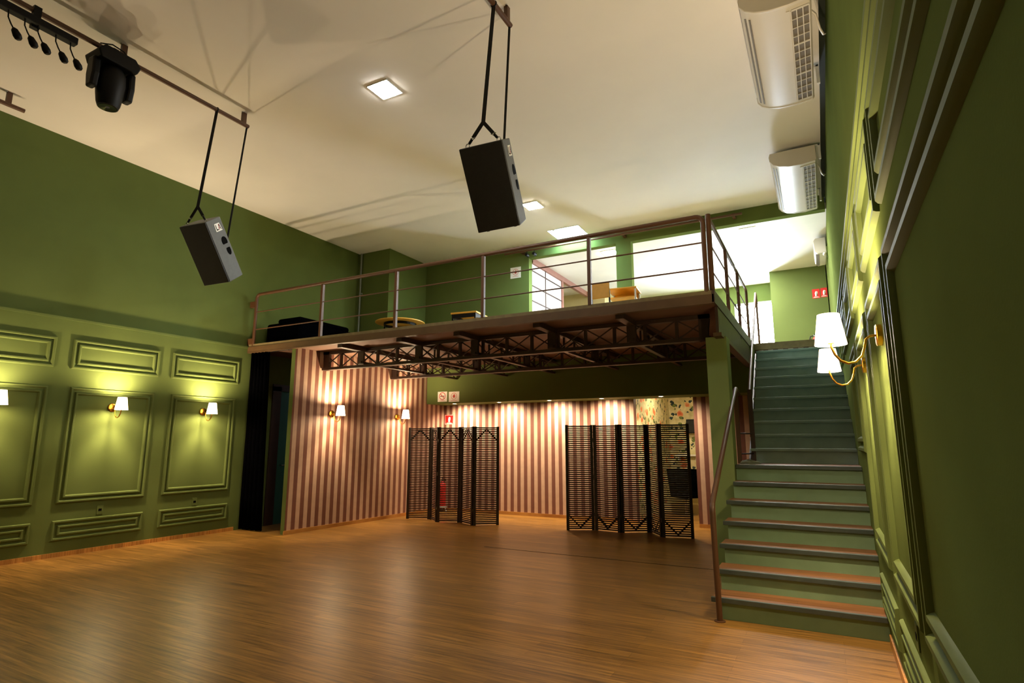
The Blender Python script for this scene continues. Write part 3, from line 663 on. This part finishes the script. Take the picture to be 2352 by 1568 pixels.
# ================================================================== CURTAIN, MEZZANINE FURNITURE
cu = MB(); n = 40
rows = [2.965, 2.2, 1.2, .5, .02]
for j, z in enumerate(rows):
    for k in range(n+1):
        u = k/n; wdt = .42 if j < 3 else .50
        x = -8.685+u*(.46+.03*j*(u)); y = 6.54+.035*math.sin(u*2*PI*5.5+.3*j)+.004*j
        cu.v.append((x, y, z))
for j in range(len(rows)-1):
    for k in range(n):
        a = j*(n+1)+k; cu.f.append((a, a+1, a+n+2, a+n+1))
o = cu.build('curtain', m_black, smooth=80); sd = o.modifiers.new('solid', 'SOLIDIFY'); sd.thickness = .006
t = thing('stage_curtain', 'tall black fabric curtain hanging beside the striped partition', 'curtain', (-8.45, 6.54, 0)); o.parent = t; o.location = -Vector((-8.45, 6.54, 0)); o.name = 'drape'
MB().tube([(-8.70, 6.55, 2.955), (-7.60, 6.55, 2.955)], .012, 10).build('rod', m_blk, t, smooth=50)

t = thing('covered_case', 'large black covered case on the mezzanine behind the railing', 'case', (-8.2, 7.4, ZM))
MB().box(-8.62, -7.80, 6.75, 8.10, ZM, 3.50).build('body', m_black, t, bevel=.05)
MB().box(-8.40, -7.84, 6.80, 8.0, 3.48, 3.585).build('cover', m_black, t, bevel=.045)
t = thing('round_table', 'round wooden table with a metal frame on the mezzanine', 'table', (-7.03, 8.5, ZM))
MB().lathe([(0, .585), (.45, .585), (.47, .595), (.47, .607), (.455, .615), (0, .615)], 40).build('tabletop', m_yel, t, world=False, smooth=35)
MB().lathe([(.30, .535), (.31, .535), (.31, .585), (.30, .585), (.30, .535)], 28).build('apron', m_blk, t, world=False)
for a in range(4):
    c_, s_ = math.cos(a*PI/2+.4), math.sin(a*PI/2+.4)
    MB().tube([(.30*c_, .30*s_, .58), (.36*c_, .36*s_, 0)], .014, 10).build('leg', m_blk, t, world=False, smooth=50)
t = thing('square_table', 'small square yellow-topped table on the mezzanine by a railing post', 'table', (-5.45, 8.5, ZM), (0, 0, .12))
MB().box(-.25, .25, -.25, .25, .57, .60).build('tabletop', m_yel, t, world=False, bevel=.004)
MB().box(-.23, .23, -.23, -.215, .50, .57).box(-.23, .23, .215, .23, .50, .57).box(-.23, -.215, -.23, .23, .5, .57).box(.215, .23, -.23, .23, .5, .57).build('apron', m_blk, t, world=False)
for a, b in ((-1,-1),(1,-1),(1,1),(-1,1)): MB().box(a*.22-.014, a*.22+.014, b*.22-.014, b*.22+.014, 0, .57).build('leg', m_blk, t, world=False)
t = thing('school_chair', 'yellow wooden chair on the mezzanine pushed against the small desk', 'chair', (-2.90, 8.50, ZM), (0, 0, -.05))
MB().box(-.155, .155, -.205, -.185, .55, .80).build('backrest', m_yel, t, world=False, bevel=.01)
MB().box(-.18, .18, -.18, .20, .43, .45).build('seat', m_yel, t, world=False, bevel=.006)
for s_ in (-1, 1):
    MB().tube([(s_*.18, .17, .43), (s_*.19, .19, 0)], .012, 8).build('leg', m_blk, t, world=False)
    MB().tube([(s_*.14, -.18, .70), (s_*.15, -.175, .43), (s_*.19, -.21, 0)], .012, 8).build('leg', m_blk, t, world=False)
t = thing('school_desk', 'small yellow desk with white legs on mezzanine before the pillar', 'desk', (-2.74, 9.02, ZM), (0, 0, .10))
MB().box(-.24, .24, -.22, .22, .80, .825).build('desktop', m_yel, t, world=False, bevel=.005)
MB().box(-.21, .21, -.19, .19, .66, .675).box(-.21, .21, .18, .19, .66, .80).build('book_tray', m_yel, t, world=False)
for a, b in ((-1,-1),(1,-1),(1,1),(-1,1)): MB().tube([(a*.21, b*.18, .80), (a*.22, b*.20, 0)], .016, 8).build('leg', m_whitemt, t, world=False, smooth=50)
t = thing('corner_pipe', 'thin grey pipe running down the upstairs corner', 'pipe', (-8.60, 9.05, ZM))
MB().tube([(-8.62, 9.05, ZM), (-8.62, 9.05, ZC-.02)], .02, 12).build('tube', m_grey, t, smooth=50)
for z in (3.6, 4.6): MB().box(-8.65, -8.59, 9.05, 9.10, z-.015, z+.015).build('clip', m_grey, t)

# ================================================================== SMALL THINGS
def outlet(loc, rz, label):
    t = thing('power_outlet', label, 'outlet', loc, (0, 0, rz))
    MB().box(0, .008, -.04, .04, -.06, .06).build('plate', m_greenw, t, world=False, bevel=.003)
    MB().box(.008, .010, -.02, .02, -.016, .016).build('socket', m_blackp, t, world=False)
outlet((XL, 4.41, .535), 0, 'green wall outlet under the middle sconce of the panelled wall')
outlet((XL, 5.748, .52), 0, 'green wall outlet near the black curtain')
outlet((XR, 3.43, .55), PI, 'dark wall outlet low on the stair wall')
t = thing('wall_hook', 'small white fitting high on the wall over the stairs', 'wall fitting', (XR, 11.2, 4.72))
MB().box(XR-.02, XR, 11.15, 11.25, 4.66, 4.84).build('plate', m_greenw, t)
MB().lathe([(0, -.03), (.03, -.02), (.035, .0), (.03, .02), (0, .03)], 14, (XR-.045, 11.2, 4.72)).build('knob', m_ac, t, smooth=60)
# ---- things glimpsed in the corridor through the screen
t = thing('tub_chair', 'dark tub armchair standing in the corridor behind the screen', 'armchair', (-2.55, 12.1, 0))
sh_ = MB(); nn = 18
for z, r in ((.36, .30), (.62, .33), (.88, .36)):
    for k in range(nn+1):
        a = PI*.05+PI*1.15*k/nn; sh_.v.append((r*math.cos(a), r*math.sin(a)-.0, z))
for j in range(2):
    for k in range(nn): q = j*(nn+1)+k; sh_.f.append((q, q+1, q+nn+2, q+nn+1))
o = sh_.build('backrest', m_black, t, world=False, smooth=60); sd = o.modifiers.new('solid', 'SOLIDIFY'); sd.thickness = .06; o.rotation_euler = (0, 0, .5)
MB().lathe([(0, .34), (.27, .34), (.29, .38), (.27, .44), (0, .45)], 24).build('seat', m_black, t, world=False, smooth=40)
MB().lathe([(.03, .02), (.03, .34)], 12).lathe([(0, 0), (.22, 0), (.22, .015), (.03, .03)], 24).build('pedestal', m_chrome, t, world=False, smooth=40)
t = thing('wall_speaker', 'small black speaker box high on the floral corridor wall', 'speaker', (-2.5, 13.1, 1.75))
MB().box(-2.66, -2.38, 13.0, 13.18, 1.62, 1.92).build('cabinet', m_blk, t, bevel=.01)
MB().box(-2.64, -2.40, 12.99, 13.0, 1.64, 1.90).build('grille', m_grille, t)
t = thing('shelf', 'pale lit shelf on the floral wall behind the screen', 'shelf', (-2.7, 13.1, 1.15))
MB().box(-2.92, -2.42, 12.95, 13.2, 1.13, 1.16).build('board', m_white, t)
for x in (-2.86, -2.48): MB().box(x-.012, x+.012, 13.0, 13.2, 1.03, 1.13).build('bracket', m_whitemt, t)
t = thing('corridor_light', 'round lamp on the corridor ceiling behind the soffit', 'ceiling light', (-2.55, 11.6, 2.5))
MB().lathe([(0, -.04), (.11, -.035), (.13, -.01), (.13, 0)], 24).build('diffuser', glow('corridor_lamp_glass', (1, .86, .55), 75), t, world=False, smooth=40)

ledsq(-8.1, 9.2, 2.97, .27, glow('added_passage_glow', (.75, .9, 1.0), 30), 'added unseen pale lamp inside the passage behind the striped partition', 'added passage lights')  # unseen lamp added in place of bluish daylight from deeper in the passage
# crumpled cloth left on the landing
cb = MB(); nu, nv = 16, 7
for j in range(nv):
    for k in range(nu):
        a = 2*PI*k/nu; b = j/(nv-1)*PI/2
        r = .085*math.cos(b)*(1+.18*math.sin(3*a+1.3)+.1*math.sin(5*a))
        cb.v.append((-.79+1.25*r*math.cos(a), 7.22+.8*r*math.sin(a), 1.19+.045*math.sin(b)*(1+.25*math.sin(4*a+j))))
for j in range(nv-1):
    for k in range(nu): cb.f.append((j*nu+k, j*nu+(k+1) % nu, (j+1)*nu+(k+1) % nu, (j+1)*nu+k))
cb.f.append(tuple(range(nu))[::-1])
tag(cb.build('crumpled_cloth', paint('grey_cloth', (120, 124, 112), .9, .2, 25), smooth=70), 'small grey crumpled cloth lying on the stair landing by the post', 'cloth')
